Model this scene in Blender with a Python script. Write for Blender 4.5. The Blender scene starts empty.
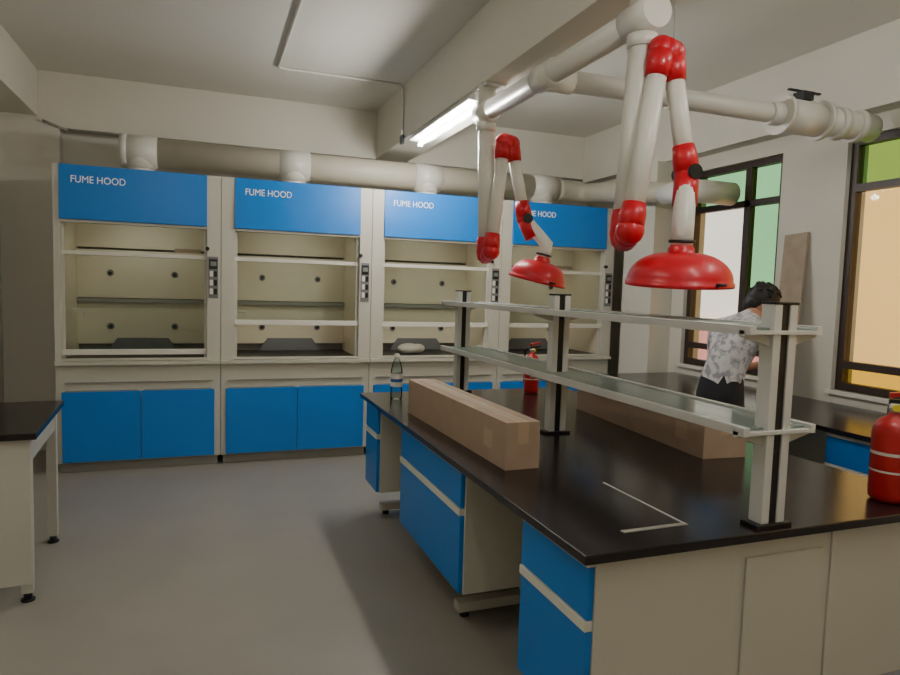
import bpy, bmesh, math, random
from mathutils import Vector, Matrix, Euler
random.seed(3)
scene = bpy.context.scene
COL = scene.collection

# ---------------------------------------------------------------- materials
def lin(c):
    return tuple(((v/255)/12.92 if v/255 <= .04045 else ((v/255+.055)/1.055)**2.4) for v in c)+(1,)
MATS = {}
def mat(name, rgb, rough=.5, metal=0, noise=0, nscale=8, spec=.5, emit=0, bump=0, coat=0):
    m = bpy.data.materials.new(name); m.use_nodes = True
    nt = m.node_tree; b = nt.nodes['Principled BSDF']
    c = lin(rgb)
    b.inputs['Base Color'].default_value = c
    b.inputs['Roughness'].default_value = rough
    b.inputs['Metallic'].default_value = metal
    b.inputs['Specular IOR Level'].default_value = spec
    b.inputs['Coat Weight'].default_value = coat
    if emit:
        b.inputs['Emission Color'].default_value = c
        b.inputs['Emission Strength'].default_value = emit
    if noise or bump:
        tc = nt.nodes.new('ShaderNodeTexCoord')
        n = nt.nodes.new('ShaderNodeTexNoise'); n.inputs['Scale'].default_value = nscale
        n.inputs['Detail'].default_value = 5
        nt.links.new(tc.outputs['Object'], n.inputs['Vector'])
        if noise:
            r = nt.nodes.new('ShaderNodeValToRGB')
            r.color_ramp.elements[0].position = .3; r.color_ramp.elements[1].position = .7
            r.color_ramp.elements[0].color = tuple(v*(1-noise) for v in c[:3])+(1,)
            r.color_ramp.elements[1].color = tuple(min(1, v*(1+noise)) for v in c[:3])+(1,)
            nt.links.new(n.outputs['Fac'], r.inputs['Fac'])
            nt.links.new(r.outputs['Color'], b.inputs['Base Color'])
        if bump:
            bp = nt.nodes.new('ShaderNodeBump'); bp.inputs['Strength'].default_value = bump
            bp.inputs['Distance'].default_value = .01
            nt.links.new(n.outputs['Fac'], bp.inputs['Height'])
            nt.links.new(bp.outputs['Normal'], b.inputs['Normal'])
    MATS[name] = m
    return m
def glassmat(name, tint, gloss=.12, rough=.02):
    m = bpy.data.materials.new(name); m.use_nodes = True
    nt = m.node_tree; nt.nodes.clear()
    o = nt.nodes.new('ShaderNodeOutputMaterial'); mx = nt.nodes.new('ShaderNodeMixShader')
    t = nt.nodes.new('ShaderNodeBsdfTransparent'); g = nt.nodes.new('ShaderNodeBsdfGlossy')
    f = nt.nodes.new('ShaderNodeLayerWeight'); f.inputs['Blend'].default_value = gloss
    t.inputs['Color'].default_value = lin(tint); g.inputs['Roughness'].default_value = rough
    nt.links.new(f.outputs['Fresnel'], mx.inputs['Fac']); nt.links.new(t.outputs[0], mx.inputs[1])
    nt.links.new(g.outputs[0], mx.inputs[2]); nt.links.new(mx.outputs[0], o.inputs['Surface'])
    MATS[name] = m
    return m
mat('wall', (214, 210, 198), .85, noise=.03, nscale=1.5, bump=.05)
mat('ceilpaint', (222, 219, 209), .9, noise=.02, nscale=1.2)
mat('floorvinyl', (156, 151, 141), .34, noise=.05, nscale=2.2, spec=.4)
mat('steel', (200, 197, 184), .4)
mat('steeldark', (150, 148, 138), .45)
mat('liner', (226, 214, 188), .5, noise=.02)
mat('blue', (0, 122, 212), .38)
mat('blackstone', (32, 26, 27), .2, noise=.15, nscale=60)
mat('black', (18, 18, 20), .4)
mat('grey', (120, 120, 120), .5)
mat('pvc', (215, 212, 203), .35)
mat('ductgrey', (188, 182, 166), .5, noise=.04)
mat('armwhite', (228, 225, 215), .3)
mat('red', (205, 6, 34), .38, coat=.15)
mat('extred', (180, 14, 20), .35, coat=.3)
mat('alu', (212, 212, 208), .35, metal=.1)
mat('cardboard', (172, 148, 126), .8, noise=.05, nscale=12)
mat('tape', (186, 160, 130), .35)
mat('label', (225, 222, 210), .6)
mat('textwhite', (240, 245, 250), .5, emit=.1)
mat('frame', (58, 44, 40), .45)
mat('tube', (255, 255, 250), .3, emit=14)
mat('lampwhite', (230, 230, 225), .4)
mat('orange', (232, 180, 106), .9, noise=.06, nscale=.7)
mat('extwhite', (240, 225, 215), .9, noise=.05, nscale=.6)
mat('extred2', (205, 130, 120), .9, noise=.1)
mat('extground', (120, 115, 105), .9, noise=.1)
mat('plank', (158, 142, 122), .7, noise=.15, nscale=9)
mat('skin', (186, 135, 108), .55)
mat('hair', (26, 22, 22), .6, noise=.3, nscale=60)
mat('pants', (26, 26, 32), .8, noise=.1)
mat('shoe', (30, 28, 28), .5)
mat('eye', (235, 235, 230), .3)
mat('lip', (150, 85, 78), .5)
mat('capblue', (40, 90, 170), .4)
mat('gauge', (220, 200, 60), .4)
glassmat('sashglass', (240, 244, 242), .10)
glassmat('bottleglass', (232, 240, 242), .2)
glassmat('winglass', (245, 250, 248), .1)
glassmat('wingreen', (182, 226, 196), .1)
glassmat('winyellow', (235, 235, 180), .1)
# reagent shelf glass: slightly frosted, milky
m = glassmat('shelfglass', (205, 222, 216), .35, .08)
nt = m.node_tree; out = [n for n in nt.nodes if n.type == 'OUTPUT_MATERIAL'][0]; prev = out.inputs['Surface'].links[0].from_socket
df = nt.nodes.new('ShaderNodeBsdfDiffuse'); df.inputs['Color'].default_value = lin((205, 215, 210))
mx2 = nt.nodes.new('ShaderNodeMixShader'); mx2.inputs['Fac'].default_value = .35
nt.links.new(prev, mx2.inputs[1]); nt.links.new(df.outputs[0], mx2.inputs[2]); nt.links.new(mx2.outputs[0], out.inputs['Surface'])
# patterned shirt
m = mat('shirt', (170, 170, 175), .85)
nt = m.node_tree; b = nt.nodes['Principled BSDF']
tc = nt.nodes.new('ShaderNodeTexCoord'); v = nt.nodes.new('ShaderNodeTexNoise'); v.inputs['Scale'].default_value = 26
r = nt.nodes.new('ShaderNodeValToRGB'); r.color_ramp.interpolation = 'CONSTANT'
r.color_ramp.elements[0].color = lin((150, 150, 158)); r.color_ramp.elements[1].color = lin((208, 206, 206)); r.color_ramp.elements[1].position = .5
e = r.color_ramp.elements.new(.42); e.color = lin((180, 180, 184))
nt.links.new(tc.outputs['Object'], v.inputs['Vector']); nt.links.new(v.outputs['Fac'], r.inputs['Fac']); nt.links.new(r.outputs['Color'], b.inputs['Base Color'])

# ---------------------------------------------------------------- mesh builder
class B:
    def __init__(s, name):
        s.name = name; s.bm = bmesh.new(); s.m = []
    def mi(s, n):
        if n not in s.m: s.m.append(n)
        return s.m.index(n)
    def box(s, x0, x1, y0, y1, z0, z1, mt, M=None):
        P = [Vector((x, y, z)) for x in (x0, x1) for y in (y0, y1) for z in (z0, z1)]
        if M is not None: P = [M @ p for p in P]
        V = [s.bm.verts.new(p) for p in P]
        i = s.mi(mt)
        for f in ((0, 1, 3, 2), (4, 6, 7, 5), (0, 4, 5, 1), (2, 3, 7, 6), (0, 2, 6, 4), (1, 5, 7, 3)):
            fc = s.bm.faces.new([V[k] for k in f]); fc.material_index = i
        return s
    def prism(s, pts, y0, y1, mt, axis='y'):
        def mk(p, t):
            return Vector((p[0], t, p[1])) if axis == 'y' else (Vector((t, p[0], p[1])) if axis == 'x' else Vector((p[0], p[1], t)))
        a = [s.bm.verts.new(mk(p, y0)) for p in pts]; c = [s.bm.verts.new(mk(p, y1)) for p in pts]
        i = s.mi(mt); n = len(pts)
        fs = [s.bm.faces.new(a[::-1]), s.bm.faces.new(c)]
        for k in range(n): fs.append(s.bm.faces.new([a[k], a[(k+1) % n], c[(k+1) % n], c[k]]))
        for f in fs: f.material_index = i
        return s
    def tube(s, pts, rad, mt, seg=20, cap=True):
        pts = [Vector(p) for p in pts]
        rads = rad if isinstance(rad, (list, tuple)) else [rad]*len(pts)
        i = s.mi(mt); rings = []
        prevn = None
        for k, p in enumerate(pts):
            if k == 0: d = pts[1]-pts[0]
            elif k == len(pts)-1: d = pts[-1]-pts[-2]
            else:
                d = (pts[k+1]-p).normalized()+(p-pts[k-1]).normalized()
            if d.length < 1e-9: d = pts[-1]-pts[0]
            d.normalize()
            if prevn is None:
                a = Vector((0, 0, 1)) if abs(d.z) < .9 else Vector((1, 0, 0))
                n = d.cross(a).normalized()
            else:
                n = (prevn-d*prevn.dot(d)).normalized()
            prevn = n; bb = d.cross(n)
            rings.append([s.bm.verts.new(p+(n*math.cos(t)+bb*math.sin(t))*rads[k]) for t in [2*math.pi*j/seg for j in range(seg)]])
        for a, c in zip(rings, rings[1:]):
            for j in range(seg):
                f = s.bm.faces.new([a[j], a[(j+1) % seg], c[(j+1) % seg], c[j]]); f.material_index = i; f.smooth = True
        if cap:
            f = s.bm.faces.new(rings[0][::-1]); f.material_index = i
            f = s.bm.faces.new(rings[-1]); f.material_index = i
        return s
    def lathe(s, prof, o, mt, seg=32, M=None, close=False):
        i = s.mi(mt); rings = []; o = Vector(o)
        for r_, z in prof:
            ring = []
            for j in range(seg):
                t = 2*math.pi*j/seg; p = Vector((r_*math.cos(t), r_*math.sin(t), z))
                if M is not None: p = M @ p
                ring.append(s.bm.verts.new(o+p))
            rings.append(ring)
        for a, c in zip(rings, rings[1:]):
            for j in range(seg):
                f = s.bm.faces.new([a[j], a[(j+1) % seg], c[(j+1) % seg], c[j]]); f.material_index = i; f.smooth = True
        return s
    def ball(s, c, r_, mt, sc=(1, 1, 1), M=None, seg=20):
        i = s.mi(mt); Mx = Matrix.Translation(Vector(c)) @ (M.to_4x4() if M is not None else Matrix()) @ Matrix.Diagonal((r_*sc[0], r_*sc[1], r_*sc[2], 1))
        res = bmesh.ops.create_uvsphere(s.bm, u_segments=seg, v_segments=seg//2+2, radius=1, matrix=Mx)
        for v_ in res['verts']:
            for f in v_.link_faces: f.material_index = i; f.smooth = True
        return s
    def done(s, bevel=0, loc=None, rotz=0, parent=None):
        bmesh.ops.recalc_face_normals(s.bm, faces=s.bm.faces[:])
        me = bpy.data.meshes.new(s.name); s.bm.to_mesh(me); s.bm.free()
        for n in s.m: me.materials.append(MATS[n])
        ob = bpy.data.objects.new(s.name, me); COL.objects.link(ob)
        if bevel:
            md = ob.modifiers.new('bevel', 'BEVEL'); md.width = bevel; md.segments = 2; md.limit_method = 'ANGLE'; md.angle_limit = math.radians(50)
        if loc is not None: ob.location = loc
        ob.rotation_euler.z = rotz
        if parent: ob.parent = parent
        return ob
def arc(c, a, b_, r0, n=6):
    c, a, b_ = Vector(c), Vector(a), Vector(b_)
    p0 = c+(a-c).normalized()*r0; p1 = c+(b_-c).normalized()*r0
    return [((1-t)**2)*p0+2*t*(1-t)*c+t*t*p1 for t in [k/n for k in range(n+1)]]

# ---------------------------------------------------------------- room
XL, XR, YB, YF, ZC = -1.6, 4.1, 6.6, -2.8, 3.22
B('floor').box(XL-.2, XR+.2, YF-.2, YB+.2, -.1, 0, 'floorvinyl').done()
B('ceiling').box(XL-.2, XR+.2, YF-.2, YB+.2, ZC, ZC+.15, 'ceilpaint').done()
B('wall_back').box(XL-.2, XR+.2, YB, YB+.2, 0, ZC, 'wall').done()
B('wall_left').box(XL-.2, XL, YF, YB, 0, ZC, 'wall').done()
B('wall_front').box(XL-.2, XR+.2, YF-.2, YF, 0, ZC, 'wall').done()
WIN = [(3.87, 4.89), (1.75, 3.33), (-1.4, .9)]
ZS, ZH = .88, 2.6
w = B('wall_right')
w.box(XR, XR+.2, YF, YB, 0, ZS, 'wall').box(XR, XR+.2, YF, YB, ZH, ZC, 'wall')
ys = [YF, -1.4, .9, 1.75, 3.33, 3.87, 4.89, YB]
for a, c in zip(ys[0::2], ys[1::2]): w.box(XR, XR+.2, a, c, ZS, ZH, 'wall')
w.done()
B('trim_beam_left').box(XL, -1.32, YF, YB, 2.84, ZC, 'wall').done(.004)
B('trim_beam_back').box(-1.32, XR, 6.47, YB, 2.76, ZC, 'wall').done(.004)
B('trim_beam_right').box(3.95, XR, YF, 6.47, 2.72, ZC, 'wall').done(.004)
B('trim_beam_center').box(1.58, 1.9, YF, 6.47, 2.76, ZC, 'wall').done(.004)
B('trim_column_corner').box(XL, -1.16, 6.45, YB, 0, 2.84, 'wall').done(.004)
B('trim_column_right').box(3.86, XR, 5.05, 5.5, 0, 2.72, 'wall').done(.004)
for k, (a, c) in enumerate(WIN):
    wb = B('window_%d' % (k+1)); X0, X1 = XR+.04, XR+.1; t = .05
    wb.box(X0, X1, a, a+t, ZS, ZH, 'frame').box(X0, X1, c-t, c, ZS, ZH, 'frame')
    wb.box(X0, X1, a+t, c-t, ZS, ZS+t, 'frame').box(X0, X1, a+t, c-t, ZH-t, ZH, 'frame')
    wb.box(X0, X1, a+t, c-t, 2.24, 2.29, 'frame').box(X0, X1, a+t, c-t, 1.03, 1.08, 'frame')
    n = {0: [4.24], 1: [2.54], 2: [-.65, .1]}[k]
    for y in n: wb.box(X0, X1, y-.03, y+.03, ZS+t, ZH-t, 'frame')
    e0 = [a+t]+n; e1 = n+[c-t]
    for j, (p, q_) in enumerate(zip(e0, e1)):
        wb.box(X0+.025, X0+.03, p, q_, 1.08, 2.24, 'wingreen' if (k == 0 and j == 0) else 'winglass')
        wb.box(X0+.025, X0+.03, p, q_, ZS+t, 1.03, 'winyellow' if k == 1 else 'winglass')
        wb.box(X0+.025, X0+.03, p, q_, 2.29, ZH-t, 'wingreen')
    wb.box(XR-.03, XR+.2, a-.02, c+.02, ZS-.03, ZS, 'label')
    wb.done()
    L = bpy.data.lights.new('window_portal', 'AREA'); L.shape = 'RECTANGLE'; L.size = ZH-ZS; L.size_y = c-a
    L.cycles.is_portal = True
    o = bpy.data.objects.new('window_portal', L); COL.objects.link(o)
    o.location = (XR+.19, (a+c)/2, (ZS+ZH)/2); o.rotation_euler = (0, math.radians(90), 0)
# exterior
B('exterior_ground').box(4.4, 16, -10, 20, -3.2, -3, 'extground').done()
f = B('orange_building'); f.box(7.6, 9, -6, 6.3, -3, 6, 'orange')
for z in (-1.5, 3.9): f.box(7.55, 7.6, -6, 6.3, z, z+.09, 'extwhite')
f.done()
f = B('white_building'); f.box(10.4, 11.5, 6.6, 22, -3, 4.2, 'extwhite')
f.box(10.2, 10.4, 6.6, 22, -.6, .9, 'extred2')
f.done()

# conduit on the ceiling
c = B('ceiling_conduit')
c.tube([(.535, -1, ZC-.012)]+arc((.535, 5.5, ZC-.012), (.535, 4, ZC-.012), (1, 5.5, ZC-.012), .06)+arc((1.565, 5.5, ZC-.012), (1, 5.5, ZC-.012), (1.565, 5.5, 3), .04)+[(1.565, 5.5, 2.78)], .011, 'pvc', 10)
c.box(1.555, 1.578, 5.47, 5.53, 2.72, 2.79, 'black'); c.done()
c = B('wall_conduit'); c.tube([(-1.1, 6.455, 2.74), (1.5, 6.455, 2.74)], .012, 'steeldark', 8)
c.tube([(-1.28, 6.43, 2.8), (-1.1, 6.455, 2.74)], .012, 'steeldark', 8); c.done()

# ---------------------------------------------------------------- fume hoods
HW = 1.235; HX0 = -1.122; HY = 5.6; HB = 6.4
TEXTCURVE = bpy.data.curves.new('fumetext', 'FONT'); TEXTCURVE.body = 'FUME HOOD'; TEXTCURVE.size = .074; TEXTCURVE.extrude = .001
to = bpy.data.objects.new('tmp', TEXTCURVE); COL.objects.link(to); bpy.context.view_layer.update()
tme = bpy.data.meshes.new_from_object(to.evaluated_get(bpy.context.evaluated_depsgraph_get())); tme.name = 'lettering'
bpy.data.objects.remove(to); tme.materials.clear(); tme.materials.append(MATS['textwhite'])
tw = max(v.co.x for v in tme.vertices)
for k in range(4):
    x0 = HX0+k*HW+.002; x1 = x0+HW-.004; xm = (x0+x1)/2
    a, c = x0+.103, x1-.103
    if k == 0: x0 += .06
    h = B('fume_hood')
    h.box(x0+.02, x1-.02, HY+.06, HB, 0, .08, 'steeldark')
    h.box(x0, x1, HY+.02, HB, .08, .84, 'steel')
    la = x0+.04
    xd = (la+x1-.045)/2
    for (p, q) in ((la, xd-.003), (xd+.003, x1-.045)):
        h.box(p, q, HY, HY+.022, .09, .632, 'blue')
        h.box(p+.02, q-.02, HY+.012, HY+.024, .632, .642, 'steeldark')
    h.box(x0, x1, HY-.03, HY+.1, .84, .868, 'steel')
    h.box(x0+.06, x1-.06, HY+.0, HY+.02, .70, .705, 'steeldark')
    h.box(a, c, HY+.04, HB-.12, .868, .885, 'black')
    for (p, q) in ((x0, a), (c, x1)):
        h.box(p, q, HY, HB, .868, 2.336, 'steel')
    h.box(a, c, HB-.04, HB, .868, 2.336, 'steel')
    h.box(a, c, HY+.1, HB-.04, 2.0, 2.336, 'steel')
    h.box(a-.001, a+.012, HY+.05, HB-.05, .885, 2.0, 'liner').box(c-.012, c+.001, HY+.05, HB-.05, .885, 2.0, 'liner')
    yb = HB-.2
    for (z0, z1) in ((.95, 1.30), (1.34, 1.72), (1.76, 1.99)):
        h.box(a+.012, c-.012, yb, yb+.01, z0, z1, 'liner')
    h.box(a+.012, c-.012, yb+.06, yb+.07, .885, 2.0, 'steeldark')
    h.box(a+.012, c-.012, yb-.03, yb+.0, 1.30, 1.335, 'steeldark')
    h.box(a+.012, c-.012, yb-.05, yb+.0, 1.718, 1.74, 'liner')
    for z in (1.10, 1.55):
        for x in (xm-.25, xm+.25):
            h.tube([(x, yb+.001, z), (x, yb-.012, z)], [.028, .024], 'grey', 16)
            h.tube([(x, yb-.011, z), (x, yb-.02, z)], .012, 'black', 12)
    h.prism([(xm-.28, .886), (xm+.28, .886), (xm+.2, 1.0), (xm-.2, 1.0)], yb-.02, yb-.005, 'grey')
    h.box(xm-.3, xm+.3, HY+.14, HY+.22, 1.965, 2.0, 'lampwhite')  # strip housing for the added hood fill light
    h.prism([(HY-.02, 1.935), (HY+.1, 1.935), (HY+.1, 2.336), (HY-.005, 2.336)], a, c, 'blue', 'x')
    h.box(a-.0, c+.0, HY-.0, HY+.1, 1.915, 1.934, 'steel')
    zs = (.915, 1.155, 1.15, 1.15)[k]
    h.box(a+.004, c-.004, HY+.055, HY+.06, zs+.03, 1.93, 'sashglass')
    h.box(a+.003, c-.003, HY+.02, HY+.07, zs, zs+.04, 'label')
    h.box(a+.003, c-.003, HY+.035, HY+.07, 1.675, 1.705, 'label')
    h.box(a+.001, a+.022, HY+.04, HY+.072, .885, 1.93, 'steel').box(c-.022, c-.001, HY+.04, HY+.072, .885, 1.93, 'steel')
    h.box(a, c, HY+.0, HY+.045, .872, .888, 'steel')
    cx = x1-.055
    h.box(cx-.036, cx+.036, HY-.008, HY, 1.37, 1.7, 'grey')
    h.box(cx-.03, cx+.03, HY-.014, HY-.008, 1.6, 1.68, 'black')
    h.box(cx-.022, cx+.022, HY-.016, HY-.013, 1.625, 1.66, 'shelfglass')
    for zz in (1.4, 1.47, 1.54):
        h.box(cx-.028, cx-.003, HY-.014, HY-.008, zz, zz+.045, 'label').box(cx+.004, cx+.028, HY-.014, HY-.008, zz, zz+.045, 'black')
    h.tube([(cx-.045, HY+.001, 1.76), (cx-.045, HY-.03, 1.76)], .016, 'black', 12)
    h.tube([(a+.01, HY+.35, 1.25), (a+.1, HY+.35, 1.25), (a+.1, HY+.35, 1.2)], .008, 'alu', 10)
    if k in (0, 3):   # small packet resting on the baffle ledge / handle on the right wall
        h.box(c-.26, c-.05, yb-.045, yb-.005, 1.74, 1.775, 'cardboard')
    h.lathe([(.15, 2.336), (.15, 2.35), (.105, 2.352), (.105, 2.40)], (xm, 6.02, 0), 'pvc', 28)
    ob = h.done(.003)
    t = bpy.data.objects.new('lettering', tme); COL.objects.link(t)
    t.scale = (.37/tw, 1, 1); t.location = (a+.075, HY-.0135, 2.205); t.rotation_euler = (math.radians(90-2.1), 0, 0)
    t.parent = ob
    L = bpy.data.lights.new('hood_fill_light', 'AREA'); L.shape = 'RECTANGLE'; L.size = .55; L.size_y = .06; L.energy = 1.6; L.color = (1, .95, .86)  # fill light added to brighten the hood interior
    l = bpy.data.objects.new('hood_fill_light', L); COL.objects.link(l); l.location = (xm, HY+.18, 1.96); l.parent = ob
    l.rotation_euler = (math.radians(35), 0, 0)
p = B('plastic_bag_bundle')
bx = HX0+2*HW+.42
p.ball((bx, 5.82, .935), .05, 'label', (2.2, 1.2, .98), seg=16).ball((bx+.1, 5.86, .93), .045, 'armwhite', (1.6, 1.1, .98), seg=16); p.done()

# exhaust duct over the hoods, and the outlet pipe that leaves through the window
d = B('exhaust_duct'); zc = 2.545; yc = 6.02; R = .12
d.tube([(-.62, yc, zc), (3.36, yc, zc)], R, 'ductgrey', 28)
for k in range(4):
    xm = HX0+(k+.5)*HW
    d.tube([(xm-.13, yc, zc), (xm+.13, yc, zc)], R+.008, 'pvc', 28)
    d.tube([(xm, yc, zc), (xm, yc, 2.402)], .11, 'pvc', 28)
d.tube([(-.65, yc, zc), (-.6, yc, zc)], R+.012, 'pvc', 28)
d.done()
d = B('exhaust_outlet_pipe')
d.tube([(3.362, yc, zc), (3.42, yc, zc-.005)]+arc((3.72, yc, 2.53), (3.42, yc, 2.54), (3.72, 5, 2.47), .2, 8)+[(3.72, 4.6, 2.37)], [R, .1]+[.095]*9+[.09], 'ductgrey', 28)
d.tube([(3.72, 4.75, 2.378)]+arc((3.72, 4.36, 2.35), (3.72, 4.7, 2.37), (4.1, 4.36, 2.35), .13, 8)+[(4.09, 4.36, 2.35)], .094, 'armwhite', 28)
d.done()

# ---------------------------------------------------------------- island bench
BX0, BX1, BY0, BY1, BZ = .962, 2.5, 1.477, 4.25, .793
s = B('laboratory_island_bench')
s.box(BX0, BX1, BY0, BY1, BZ-.028, BZ, 'blackstone')
zt = BZ-.03
def cab(s, xf, xb, y0, y1, zb, sgn):
    lo, hi = min(xf-sgn*.02, xb), max(xf-sgn*.02, xb)
    s.box(lo, hi, y0, y1, zb, zt, 'steel')
    f0, f1 = sorted((xf, xf-sgn*.02))
    s.box(f0, f1, y0+.006, y1-.006, .585, zt-.025, 'blue')
    s.box(f0, f1, y0+.006, y1-.006, zb+.006, .55, 'blue')
    g0, g1 = sorted((xf+sgn*.006, xf-sgn*.02))
    s.box(g0, g1, y0+.006, y1-.006, .552, .583, 'label')
    s.box(g0, g1, y0+.006, y1-.006, zt-.024, zt-.006, 'label')
for (y0, y1) in ((1.51, 1.93), (2.484, 3.39), (3.91, 4.22)):
    cab(s, 1.0, 1.52, y0, y1, .21, -1)
    cab(s, 2.46, 1.92, y0, y1, .21, 1)
s.box(1.52, 1.92, 1.516, 4.2, .1, zt, 'steel')
s.box(1.56, 1.88, 1.508, 1.516, .14, zt-.06, 'steel')
for y in (1.75, 2.7, 4.12):
    s.box(1.08, 2.38, y-.03, y+.03, .03, .075, 'steel')
    for x in (1.12, 2.34): s.tube([(x, y, 0), (x, y, .032)], .022, 'black', 14)
    for x in (1.44, 1.98): s.box(x-.03, x+.03, y-.03, y+.03, .075, zt, 'steel')
s.box(1.05, 1.09, 1.95, 2.47, zt-.05, zt, 'steel').box(1.05, 1.09, 3.4, 3.9, zt-.05, zt, 'steel')
s.done(.0025)
# reagent rack
r_ = B('reagent_shelf_rack'); PX = 1.652
for y in (1.533, 2.87, 4.18):
    r_.box(PX-.07, PX+.07, y-.035, y+.035, BZ, BZ+.012, 'black')
    r_.box(PX-.030, PX+.030, y-.02, y+.02, BZ+.012, 1.487, 'black')
    for sx in (-1, 1):
        r_.box(PX+sx*.031-.015, PX+sx*.031+.015, y-.026, y+.026, BZ+.012, 1.484, 'alu')
    r_.box(PX-.048, PX+.048, y-.028, y+.028, 1.484, 1.492, 'black')
    for z in (1.385, 1.078):
        for sx in (-1, 1):
            r_.prism([(PX+sx*.04, z-.03), (PX+sx*.04, z+.02), (PX+sx*.145, z+.02), (PX+sx*.145, z+.0)][::sx], y-.012, y+.012, 'steel')
for z in (1.405, 1.098):
    for x in (1.507, 1.773):
        r_.box(x, x+.024, 1.5, 4.215, z-.014, z+.014, 'alu')
    for y in (1.5, 4.195, 2.1, 3.5): r_.box(1.53, 1.774, y, y+.02, z-.012, z+.0, 'alu')
    for sx in ((1.531, PX-.049), (PX+.049, 1.773)): r_.box(sx[0], sx[1], 1.52, 4.195, z+.002, z+.008, 'shelfglass')
    for p, q in ((1.56, 2.84), (2.9, 4.15)): r_.box(PX-.049, PX+.049, p, q, z+.002, z+.008, 'shelfglass')
r_.done(.0015)

def cbox(name, pn, L, W, H, ang):
    q = B(name)
    q.box(0, W, 0, L, 0, H, 'cardboard')
    q.box(W*.5-.025, W*.5+.025, -.0008, L+.0008, H*.0+H-.0, H+.0008, 'tape')
    q.box(W*.5-.025, W*.5+.025, -.0012, 0, H*.55, H+.0008, 'tape')
    q.box(W*.5-.0015, W*.5+.0015, -.0014, L, H, H+.0012, 'steeldark')
    q.box(-.0008, 0, L*.1, L*.17, H*.3, H*.7, 'tape')
    return q.done(.002, loc=(pn[0], pn[1], BZ+.0005), rotz=ang)
cbox('cardboard_box', (1.105, 2.292), 1.23, .15, .19, math.radians(1.3))
cbox('cardboard_box', (2.03, 2.24), 1.2, .22, .19, math.radians(-4.5))

q = B('water_bottle')
q.lathe([(.0001, .004), (.034, .0), (.038, .01), (.038, .06), (.036, .07), (.038, .08), (.038, .17), (.036, .19), (.03, .22), (.016, .255), (.0135, .265), (.0135, .272)], (0, 0, 0), 'bottleglass', 24)
q.lathe([(.0385, .08), (.0385, .165)], (0, 0, 0), 'label', 24)
q.lathe([(.0387, .11), (.0387, .13)], (0, 0, 0), 'capblue', 24)
q.lathe([(.0155, .268), (.0155, .288), (.001, .289)], (0, 0, 0), 'armwhite', 20)
q.done(loc=(1.136, 3.985, BZ))

def ext(loc, sc=(1, 1, 1), rz=0):
    q = B('fire_extinguisher')
    q.lathe([(.001, .0), (.05, .0), (.063, .012), (.065, .03), (.065, .27), (.06, .3), (.045, .325), (.022, .34), (.018, .36)], (0, 0, 0), 'extred', 32)
    q.lathe([(.0655, .12), (.0655, .2)], (0, 0, 0), 'label', 32)
    q.lathe([(.0657, .128), (.0657, .188)], (0, 0, 0), 'extred', 32)
    q.tube([(0, 0, .355), (0, 0, .39)], .02, 'alu', 16)
    q.tube([(0, -.018, .375), (0, -.032, .375)], .014, 'gauge', 14)
    q.prism([(-.02, .385), (.02, .385), (.1, .40), (.1, .41), (-.02, .405)], -.01, .01, 'black')
    q.prism([(-.02, .41), (.015, .42), (.1, .435), (.098, .446), (-.02, .43)], -.01, .01, 'extred')
    q.tube([(0, .015, .38), (0, .05, .385), (0, .085, .36), (0, .09, .28), (0, .082, .16), (0, .08, .08)], [.009]*5+[.014], 'black', 12)
    o = q.done(loc=loc, rotz=rz); o.scale = sc; return o
ext((2.292, 1.6, BZ), (1, 1, .9), math.radians(-45))
ext((2.13, 4.05, BZ), (.8, .8, .8), math.radians(20))

q = B('metal_edge_strip'); q.box(1.395, 1.401, 1.6, 2.05, 0, .003, 'alu'); q.done(loc=(0, 0, BZ+.0003))
q = B('paper_strip'); q.box(0, .24, -.009, .009, 0, .0025, 'steeldark'); q.done(loc=(1.165, 1.60, BZ+.0003), rotz=math.radians(1))

# ---------------------------------------------------------------- extraction pipes and arms
pz = 2.6; PXX = 1.63
q = B('ventilation_pipe')
q.tube([(PXX, 2.27, pz), (PXX, 3.83, pz)], .056, 'pvc', 24)
q.tube([(PXX, 3.06, pz-.01), (3.3, 3.06, pz-.01), (3.93, 3.06, pz-.01)], .055, 'pvc', 24)
for y in (2.27, 3.06, 3.83): q.tube([(PXX, y-.09, pz), (PXX, y+.09, pz)], .066, 'armwhite', 24)
q.tube([(PXX, 3.06, pz-.01), (PXX+.14, 3.06, pz-.01)], .066, 'armwhite', 24)
for a, c, rr in ((3.1, 3.2, .068), (3.2, 3.5, .1), (3.18, 3.21, .118), (3.49, 3.52, .118), (3.52, 4.14, .085), (3.62, 3.68, .1), (3.78, 3.84, .1)):
    q.tube([(a, 3.06, pz-.07 if a > 9 else pz-.01), (c, 3.06, pz-.01)] if c < 4 else [(3.52, 3.06, pz-.01), (3.948, 3.06, pz-.01)], rr, 'pvc', 28)
q.box(3.33, 3.41, 3.02, 3.1, pz+.09, pz+.14, 'black').box(3.25, 3.5, 3.05, 3.07, pz+.14, pz+.15, 'black')
for y in (2.27, 3.83):
    q.tube([(PXX, y, pz), (PXX, y, 2.757)], .055, 'pvc', 24)
    q.box(PXX-.045, PXX+.09, y-.09, y+.09, 2.742, 2.758, 'alu')
q.tube([(2.4, 3.06, pz-.08), (2.4, 3.06, ZC-.002)], .005, 'alu', 8)
q.tube([(2.385, 3.06, pz-.01), (2.415, 3.06, pz-.01)], .06, 'alu', 24)
q.done()

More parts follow.
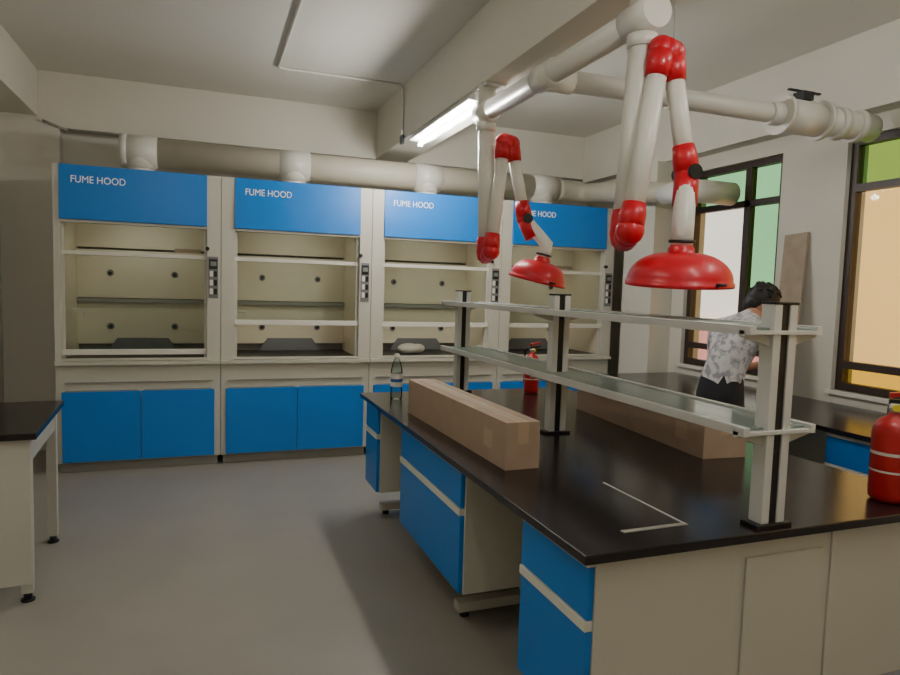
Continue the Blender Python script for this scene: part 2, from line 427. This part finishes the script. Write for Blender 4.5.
def arm(drop, joint, top, elbow, dome, R, tilt, jo):
    q = B('extraction_arm')
    drop, joint, top, elbow, dome = map(Vector, (drop, joint, top, elbow, dome))
    q.tube([drop, joint+Vector((0, 0, .06))], .05, 'armwhite', 24)
    q.tube([drop+Vector((0, 0, .0)), drop+Vector((0, 0, -.05))], .06, 'armwhite', 24)
    q.tube([joint+Vector((0, 0, .12)), joint+Vector((0, 0, .1)), joint+Vector((0, 0, .02)), joint+Vector((0, 0, -.02)), joint+Vector((0, 0, -.045))], [.052, .058, .06, .05, .02], 'red', 24)
    j2 = joint+Vector(jo)
    def seg(a, b_, r0):
        d = (b_-a).normalized()
        q.tube([a, b_], r0, 'armwhite', 24)
        q.tube([a, a+d*.06, a+d*.11], [r0+.012, r0+.012, r0+.005], 'red', 24)
        q.tube([b_, b_-d*.06, b_-d*.11], [r0+.012, r0+.012, r0+.005], 'red', 24)
    q.ball(j2, .056, 'red'); q.tube([joint, j2], .05, 'red', 20)
    seg(j2, top, .04)
    q.ball(top, .054, 'red')
    t2 = top+Vector((.05, .0, -.01))
    q.ball(t2, .054, 'red'); q.tube([top, t2], .054, 'red', 20)
    seg(t2, elbow, .037)
    q.ball(elbow, .05, 'red')
    q.tube([elbow+Vector((0, -.056, 0)), elbow+Vector((0, .056, 0))], .03, 'black', 20)
    M = Euler(tilt).to_matrix()
    up = M @ Vector((0, 0, 1))
    neck = dome+up*.14
    q.tube([elbow, neck+up*.1, neck], [.04, .042, .042], 'armwhite', 20)
    q.tube([elbow, elbow+(neck-elbow).normalized()*.13], .048, 'red', 20)
    q.tube([neck+up*.04, neck+up*.028], .05, 'black', 20)
    p = [(.042, .16), (.05, .145), (.052, .13)]+[(.052+(R-.052)*math.sin(t*math.pi/2/10), .02+.11*math.cos(t*math.pi/2/10)) for t in range(1, 11)]+[(R+.006, .015), (R+.006, .0), (R-.006, .0), (R-.01, .02)]
    p += [(R*.8, .065), (R*.4, .105), (.04, .12)]
    q.lathe(p, dome, 'red', 40, M)
    q.tube([dome+up*.02+M @ Vector((-.02, -R-.03, 0)), dome+up*.02+M @ Vector((.02, -R-.03, 0))], .006, 'black', 8)
    q.tube([dome+up*.01+M @ Vector((0, -R, 0)), dome+up*.02+M @ Vector((0, -R-.03, 0))], .005, 'black', 8)
    return q.done()
arm((PXX-.0, 2.27, 2.53), (1.59, 2.27, 1.72), (1.67, 2.2, 2.46), (1.785, 2.15, 1.985), (1.75, 2.12, 1.54), .2, (math.radians(4), math.radians(-2), 0), (-.03, -.08, .03))
arm((PXX, 3.83, 2.53), (1.655, 3.83, 1.71), (1.735, 3.78, 2.42), (1.87, 3.73, 1.95), (1.945, 3.68, 1.56), .175, (math.radians(8), math.radians(10), 0), (.0, -.08, .03))

# ---------------------------------------------------------------- lamps
def lamp(x, y0, y1, z, power):
    q = B('fluorescent_ceiling_lamp')
    q.box(x-.04, x+.04, y0, y1, z, z+.055, 'lampwhite')
    q.prism([(x-.04, z+.0), (x+.04, z), (x+.085, z-.0), (x+.085, z-.006), (x+.0, z-.012), (x-.085, z-.006), (x-.085, z)], y0, y1, 'lampwhite')
    q.tube([(x, y0+.03, z-.032), (x, y1-.03, z-.032)], .016, 'tube', 14)
    for y in (y0, y1-.03): q.box(x-.02, x+.02, y, y+.03, z-.05, z, 'lampwhite')
    o = q.done()
    n = 4
    for j in range(n):
        L = bpy.data.lights.new('tube_light', 'POINT'); L.shadow_soft_size = .04
        L.energy = power/n; L.color = (1, .975, .91)
        l = bpy.data.objects.new('tube_light', L); COL.objects.link(l)
        l.location = (x, y0+(y1-y0)*(j+.5)/n, z-.1); l.parent = o
    return o
lamp(1.64, 3.95, 5.24, 2.705, 66)
lamp(1.70, .2, 1.5, 2.705, 20)
lamp(3.0, .7, 2.0, 3.165, 20)  # out of view, added as fill for the right ceiling and hoods
lamp(-.5, 1.2, 2.5, 3.165, 15)  # unseen fill lamp added on the left to lift ceiling and walls
lamp(.2, -2.0, -.7, 3.165, 12)  # extra lamp behind the camera, added to fill the room

# ---------------------------------------------------------------- window-side bench
s = B('window_side_bench'); zt = BZ-.03
s.box(3.25, 4.06, 1.0, 4.9, BZ-.028, BZ, 'blackstone')
for (y0, y1) in ((1.05, 1.85), (1.87, 2.68), (3.6, 4.2), (4.22, 4.86)):
    lo, hi = 3.31, 3.85
    s.box(lo, hi, y0, y1, .12, zt, 'steel')
    s.box(3.29, lo, y0+.006, y1-.006, .585, zt-.025, 'blue')
    ym = (y0+y1)/2
    s.box(3.29, lo, y0+.006, ym-.002, .13, .55, 'blue').box(3.29, lo, ym+.002, y1-.006, .13, .55, 'blue')
    s.box(3.284, lo, y0+.006, y1-.006, .552, .583, 'label').box(3.284, lo, y0+.006, y1-.006, zt-.024, zt-.006, 'label')
    s.box(lo+.05, hi, y0+.02, y1-.02, 0, .12, 'steeldark')
s.box(3.9, 3.93, 1.05, 4.86, .1, zt, 'steel')
for y in (2.8, 3.5): s.box(3.4, 3.9, y-.03, y+.03, 0, .05, 'steel').box(3.6, 3.66, y-.03, y+.03, .05, zt, 'steel')
s.done(.0025)

# left bench (local origin at its far right corner)
s = B('left_side_bench'); TZ = .80
s.box(-.74, 0, -.88, 0, TZ-.03, TZ, 'blackstone')
s.box(-.72, -.03, -.85, -.83, .09, TZ-.03, 'steel')
s.box(-.72, -.20, -.83, -.04, .1, TZ-.03, 'steel')
s.box(-.07, -.035, -.83, -.04, TZ-.15, TZ-.03, 'steel')
s.box(-.08, -.03, -.83, -.78, .04, TZ-.03, 'steel').box(-.08, -.03, -.09, -.04, .04, TZ-.03, 'steel')
for (x, y) in ((-.055, -.81), (-.055, -.065), (-.66, -.8), (-.66, -.07)):
    s.tube([(x, y, 0), (x, y, .1)], .018, 'black', 12).tube([(x, y, 0), (x, y, .012)], .03, 'black', 14)
s.done(.003, loc=(-.76, 4.24, 0), rotz=math.radians(3))

# leaning plank
q = B('wooden_plank'); M = Matrix.Translation((3.93, 3.6, BZ+.001)) @ Euler((math.radians(-4), math.radians(7.5), 0)).to_matrix().to_4x4()
q.box(-.009, .009, -.1, .1, .008, 1.2, 'plank', M); q.done(.002)

# ---------------------------------------------------------------- person
def skin_mesh(verts, edges, root=0, sub=2):
    me = bpy.data.meshes.new('t'); me.from_pydata([v_[0] for v_ in verts], edges, [])
    o = bpy.data.objects.new('t', me); COL.objects.link(o)
    o.modifiers.new('s', 'SKIN')
    for i, v_ in enumerate(verts):
        sv = me.skin_vertices[0].data[i]; rr = v_[1]
        sv.radius = rr if isinstance(rr, tuple) else (rr, rr)
        sv.use_root = (i == root)
    sm = o.modifiers.new('u', 'SUBSURF'); sm.levels = sub; sm.render_levels = sub
    bpy.context.view_layer.update()
    res = bpy.data.meshes.new_from_object(o.evaluated_get(bpy.context.evaluated_depsgraph_get()))
    bpy.data.objects.remove(o)
    return res
person = bpy.data.objects.new('standing_person', None); COL.objects.link(person)
V = []; E = []
def add(p, rr, par=None):
    V.append((p, rr)); i = len(V)-1
    if par is not None: E.append((par, i))
    return i
pel = add((-.04, 0, .93), .125)
sp = add((-.01, 0, 1.06), .115, pel)
ch = add((.06, 0, 1.2), .135, sp)
uc = add((.125, 0, 1.32), .11, ch)
nk = add((.20, 0, 1.405), .055, uc)
hd = add((.25, 0, 1.45), .05, nk)
for sgn in (1, -1):
    hp = add((-.03, sgn*.09, .85), .092, pel)
    th = add((.005, sgn*.10, .67), .078, hp)
    kn = add((.03, sgn*.105, .47), .058, th)
    cf = add((.0, sgn*.11, .33), .055, kn)
    an = add((-.02, sgn*.11, .09), .04, cf)
    he = add((-.01, sgn*.11, .045), .04, an)
    add((.15, sgn*.13, .035), .033, he)
    sh = add((.11, sgn*.16, 1.33), .07, uc)
    if sgn == 1:
        ua = add((.13, .21, 1.22), .05, sh); el = add((.16, .23, 1.06), .04, ua); fa = add((.28, .17, 1.06), .036, el); wr = add((.38, .12, 1.08), .026, fa); hdir = Vector((.9, -.35, .1))
        WL = [Vector(V[el][0]), Vector(V[wr][0])]
    else:
        ua = add((.16, -.21, 1.21), .05, sh); el = add((.22, -.23, 1.07), .04, ua); fa = add((.30, -.2, 1.17), .036, el); wr = add((.36, -.14, 1.28), .026, fa); hdir = Vector((.1, .45, .85))
        WR = [Vector(V[el][0]), Vector(V[wr][0])]
    hdir.normalize(); w0 = Vector(V[wr][0])
    side = hdir.cross(Vector((1, 0, .2)) if sgn == -1 else Vector((0, 0, 1))).normalized()
    palm = add(tuple(w0+hdir*.05), .026, wr)
    curl = side.cross(hdir).normalized()
    pc = Vector(V[palm][0])
    for fi, (off, L) in enumerate(((-.03, .065), (-.01, .075), (.01, .07), (.03, .055))):
        b0 = add(tuple(pc+hdir*.03+side*off), .0105, palm)
        b1 = add(tuple(pc+hdir*(.03+L*.55)+side*off*1.1+curl*.008), .0085, b0)
        add(tuple(pc+hdir*(.03+L*.9)+side*off*1.1+curl*.03), .007, b1)
    t0 = add(tuple(w0+hdir*.025-side*.03), .012, palm)
    add(tuple(w0+hdir*.065-side*.055+curl*.012), .009, t0)
bme = skin_mesh(V, E)
bme.name = 'body'
for n in ('shirt', 'pants', 'skin', 'shoe'): bme.materials.append(MATS[n])
def dseg(p, a, b_):
    t = max(0, min(1, (p-a).dot(b_-a)/(b_-a).length_squared)); return (p-(a+(b_-a)*t)).length, t
for pl in bme.polygons:
    p = pl.center; pl.use_smooth = True; mi = 0
    if p.z < 1.03: mi = 1
    if p.z < .075: mi = 3
    if p.z > 1.35 and p.x > .17 and abs(p.y) < .07: mi = 2
    for sg in (WL, WR):
        d1, t1 = dseg(p, sg[0], sg[1])
        if d1 < .07 and t1 > .12 and p.x > .17: mi = 2
        elif mi == 1 and d1 < .06 and p.x > .11: mi = 0
        if (p-sg[1]).length < .2 and p.x > sg[1].x-.04 and p.z > .95 and d1 < .2 and t1 > .9: mi = 2
    pl.material_index = mi
body = bpy.data.objects.new('body', bme); COL.objects.link(body); body.parent = person
H = B('head')
H.ball((0, 0, 0), .1, 'skin', (.95, .78, 1.12), seg=28)
H.ball((.025, 0, -.06), .06, 'skin', (1.0, .85, .95), seg=20)
H.prism([(.088, .02), (.116, -.022), (.088, -.03)], -.011, .011, 'skin')
for sg in (1, -1):
    H.ball((.0825, sg*.032, .012), .012, 'eye', (.6, 1.2, .7), seg=12); H.ball((.0885, sg*.032, .012), .006, 'black', (.5, 1, 1), seg=10)
    H.ball((.084, sg*.032, .032), .016, 'hair', (.4, 1.1, .25), seg=10)
    H.ball((-.005, sg*.08, -.005), .026, 'skin', (.7, .3, 1.15), seg=12)
H.ball((.08, 0, -.055), .02, 'lip', (.35, 1, .35), seg=12)
H.ball((-.018, 0, .026), .103, 'hair', (.96, .84, 1.0), seg=28)
H.ball((-.035, 0, -.015), .085, 'hair', (.85, .88, .98), seg=20)
for j in range(70):   # short tousled locks so the hair is not a smooth cap
    u = random.uniform(-1, 1)*math.pi; w_ = random.uniform(-.1, 1.5)
    if math.cos(u) > .3 and w_ < .8: continue
    d_ = Vector((math.cos(u)*math.cos(w_)*.096, math.sin(u)*math.cos(w_)*.083, math.sin(w_)*.1))
    H.ball(Vector((-.02, 0, .026))+d_, .016, 'hair', (1.2, .9, .6), seg=8)
head = H.done(parent=person)
head.location = (.29, 0, 1.485); head.rotation_euler = (0, math.radians(38), math.radians(-35))
person.scale = (.985,)*3
person.location = (2.93, 3.1, 0); person.rotation_euler = (0, 0, math.radians(4))

# ---------------------------------------------------------------- world, sun
W = bpy.data.worlds.new('sky'); scene.world = W; W.use_nodes = True
bg = W.node_tree.nodes['Background']; sk = W.node_tree.nodes.new('ShaderNodeTexSky')
sk.sky_type = 'HOSEK_WILKIE'; sk.sun_direction = Vector((-.6, -.3, .75)).normalized(); sk.turbidity = 4
W.node_tree.links.new(sk.outputs['Color'], bg.inputs['Color']); bg.inputs['Strength'].default_value = 2.6
S = bpy.data.lights.new('sun', 'SUN'); S.energy = 8.0; S.angle = .02; S.color = (1, .95, .86)
so = bpy.data.objects.new('sun', S); COL.objects.link(so); so.rotation_euler = Vector((-.6, -.3, .75)).to_track_quat('Z', 'Y').to_euler()
so.location = (-5, -3, 9)

# ---------------------------------------------------------------- camera
cam = bpy.data.cameras.new('camera'); co = bpy.data.objects.new('camera', cam); COL.objects.link(co)
right = Vector((.9369, -.3480, .0294)).normalized(); back = Vector((-.3495, -.9340, .0750)); back = (back-right*back.dot(right)).normalized(); up = back.cross(right)
Mx = Matrix((right, up, back)).transposed().to_4x4(); Mx.translation = (0, 0, 1.504)
co.matrix_world = Mx
cam.lens = 655/900*36; cam.sensor_width = 36; cam.clip_start = .05
scene.camera = co
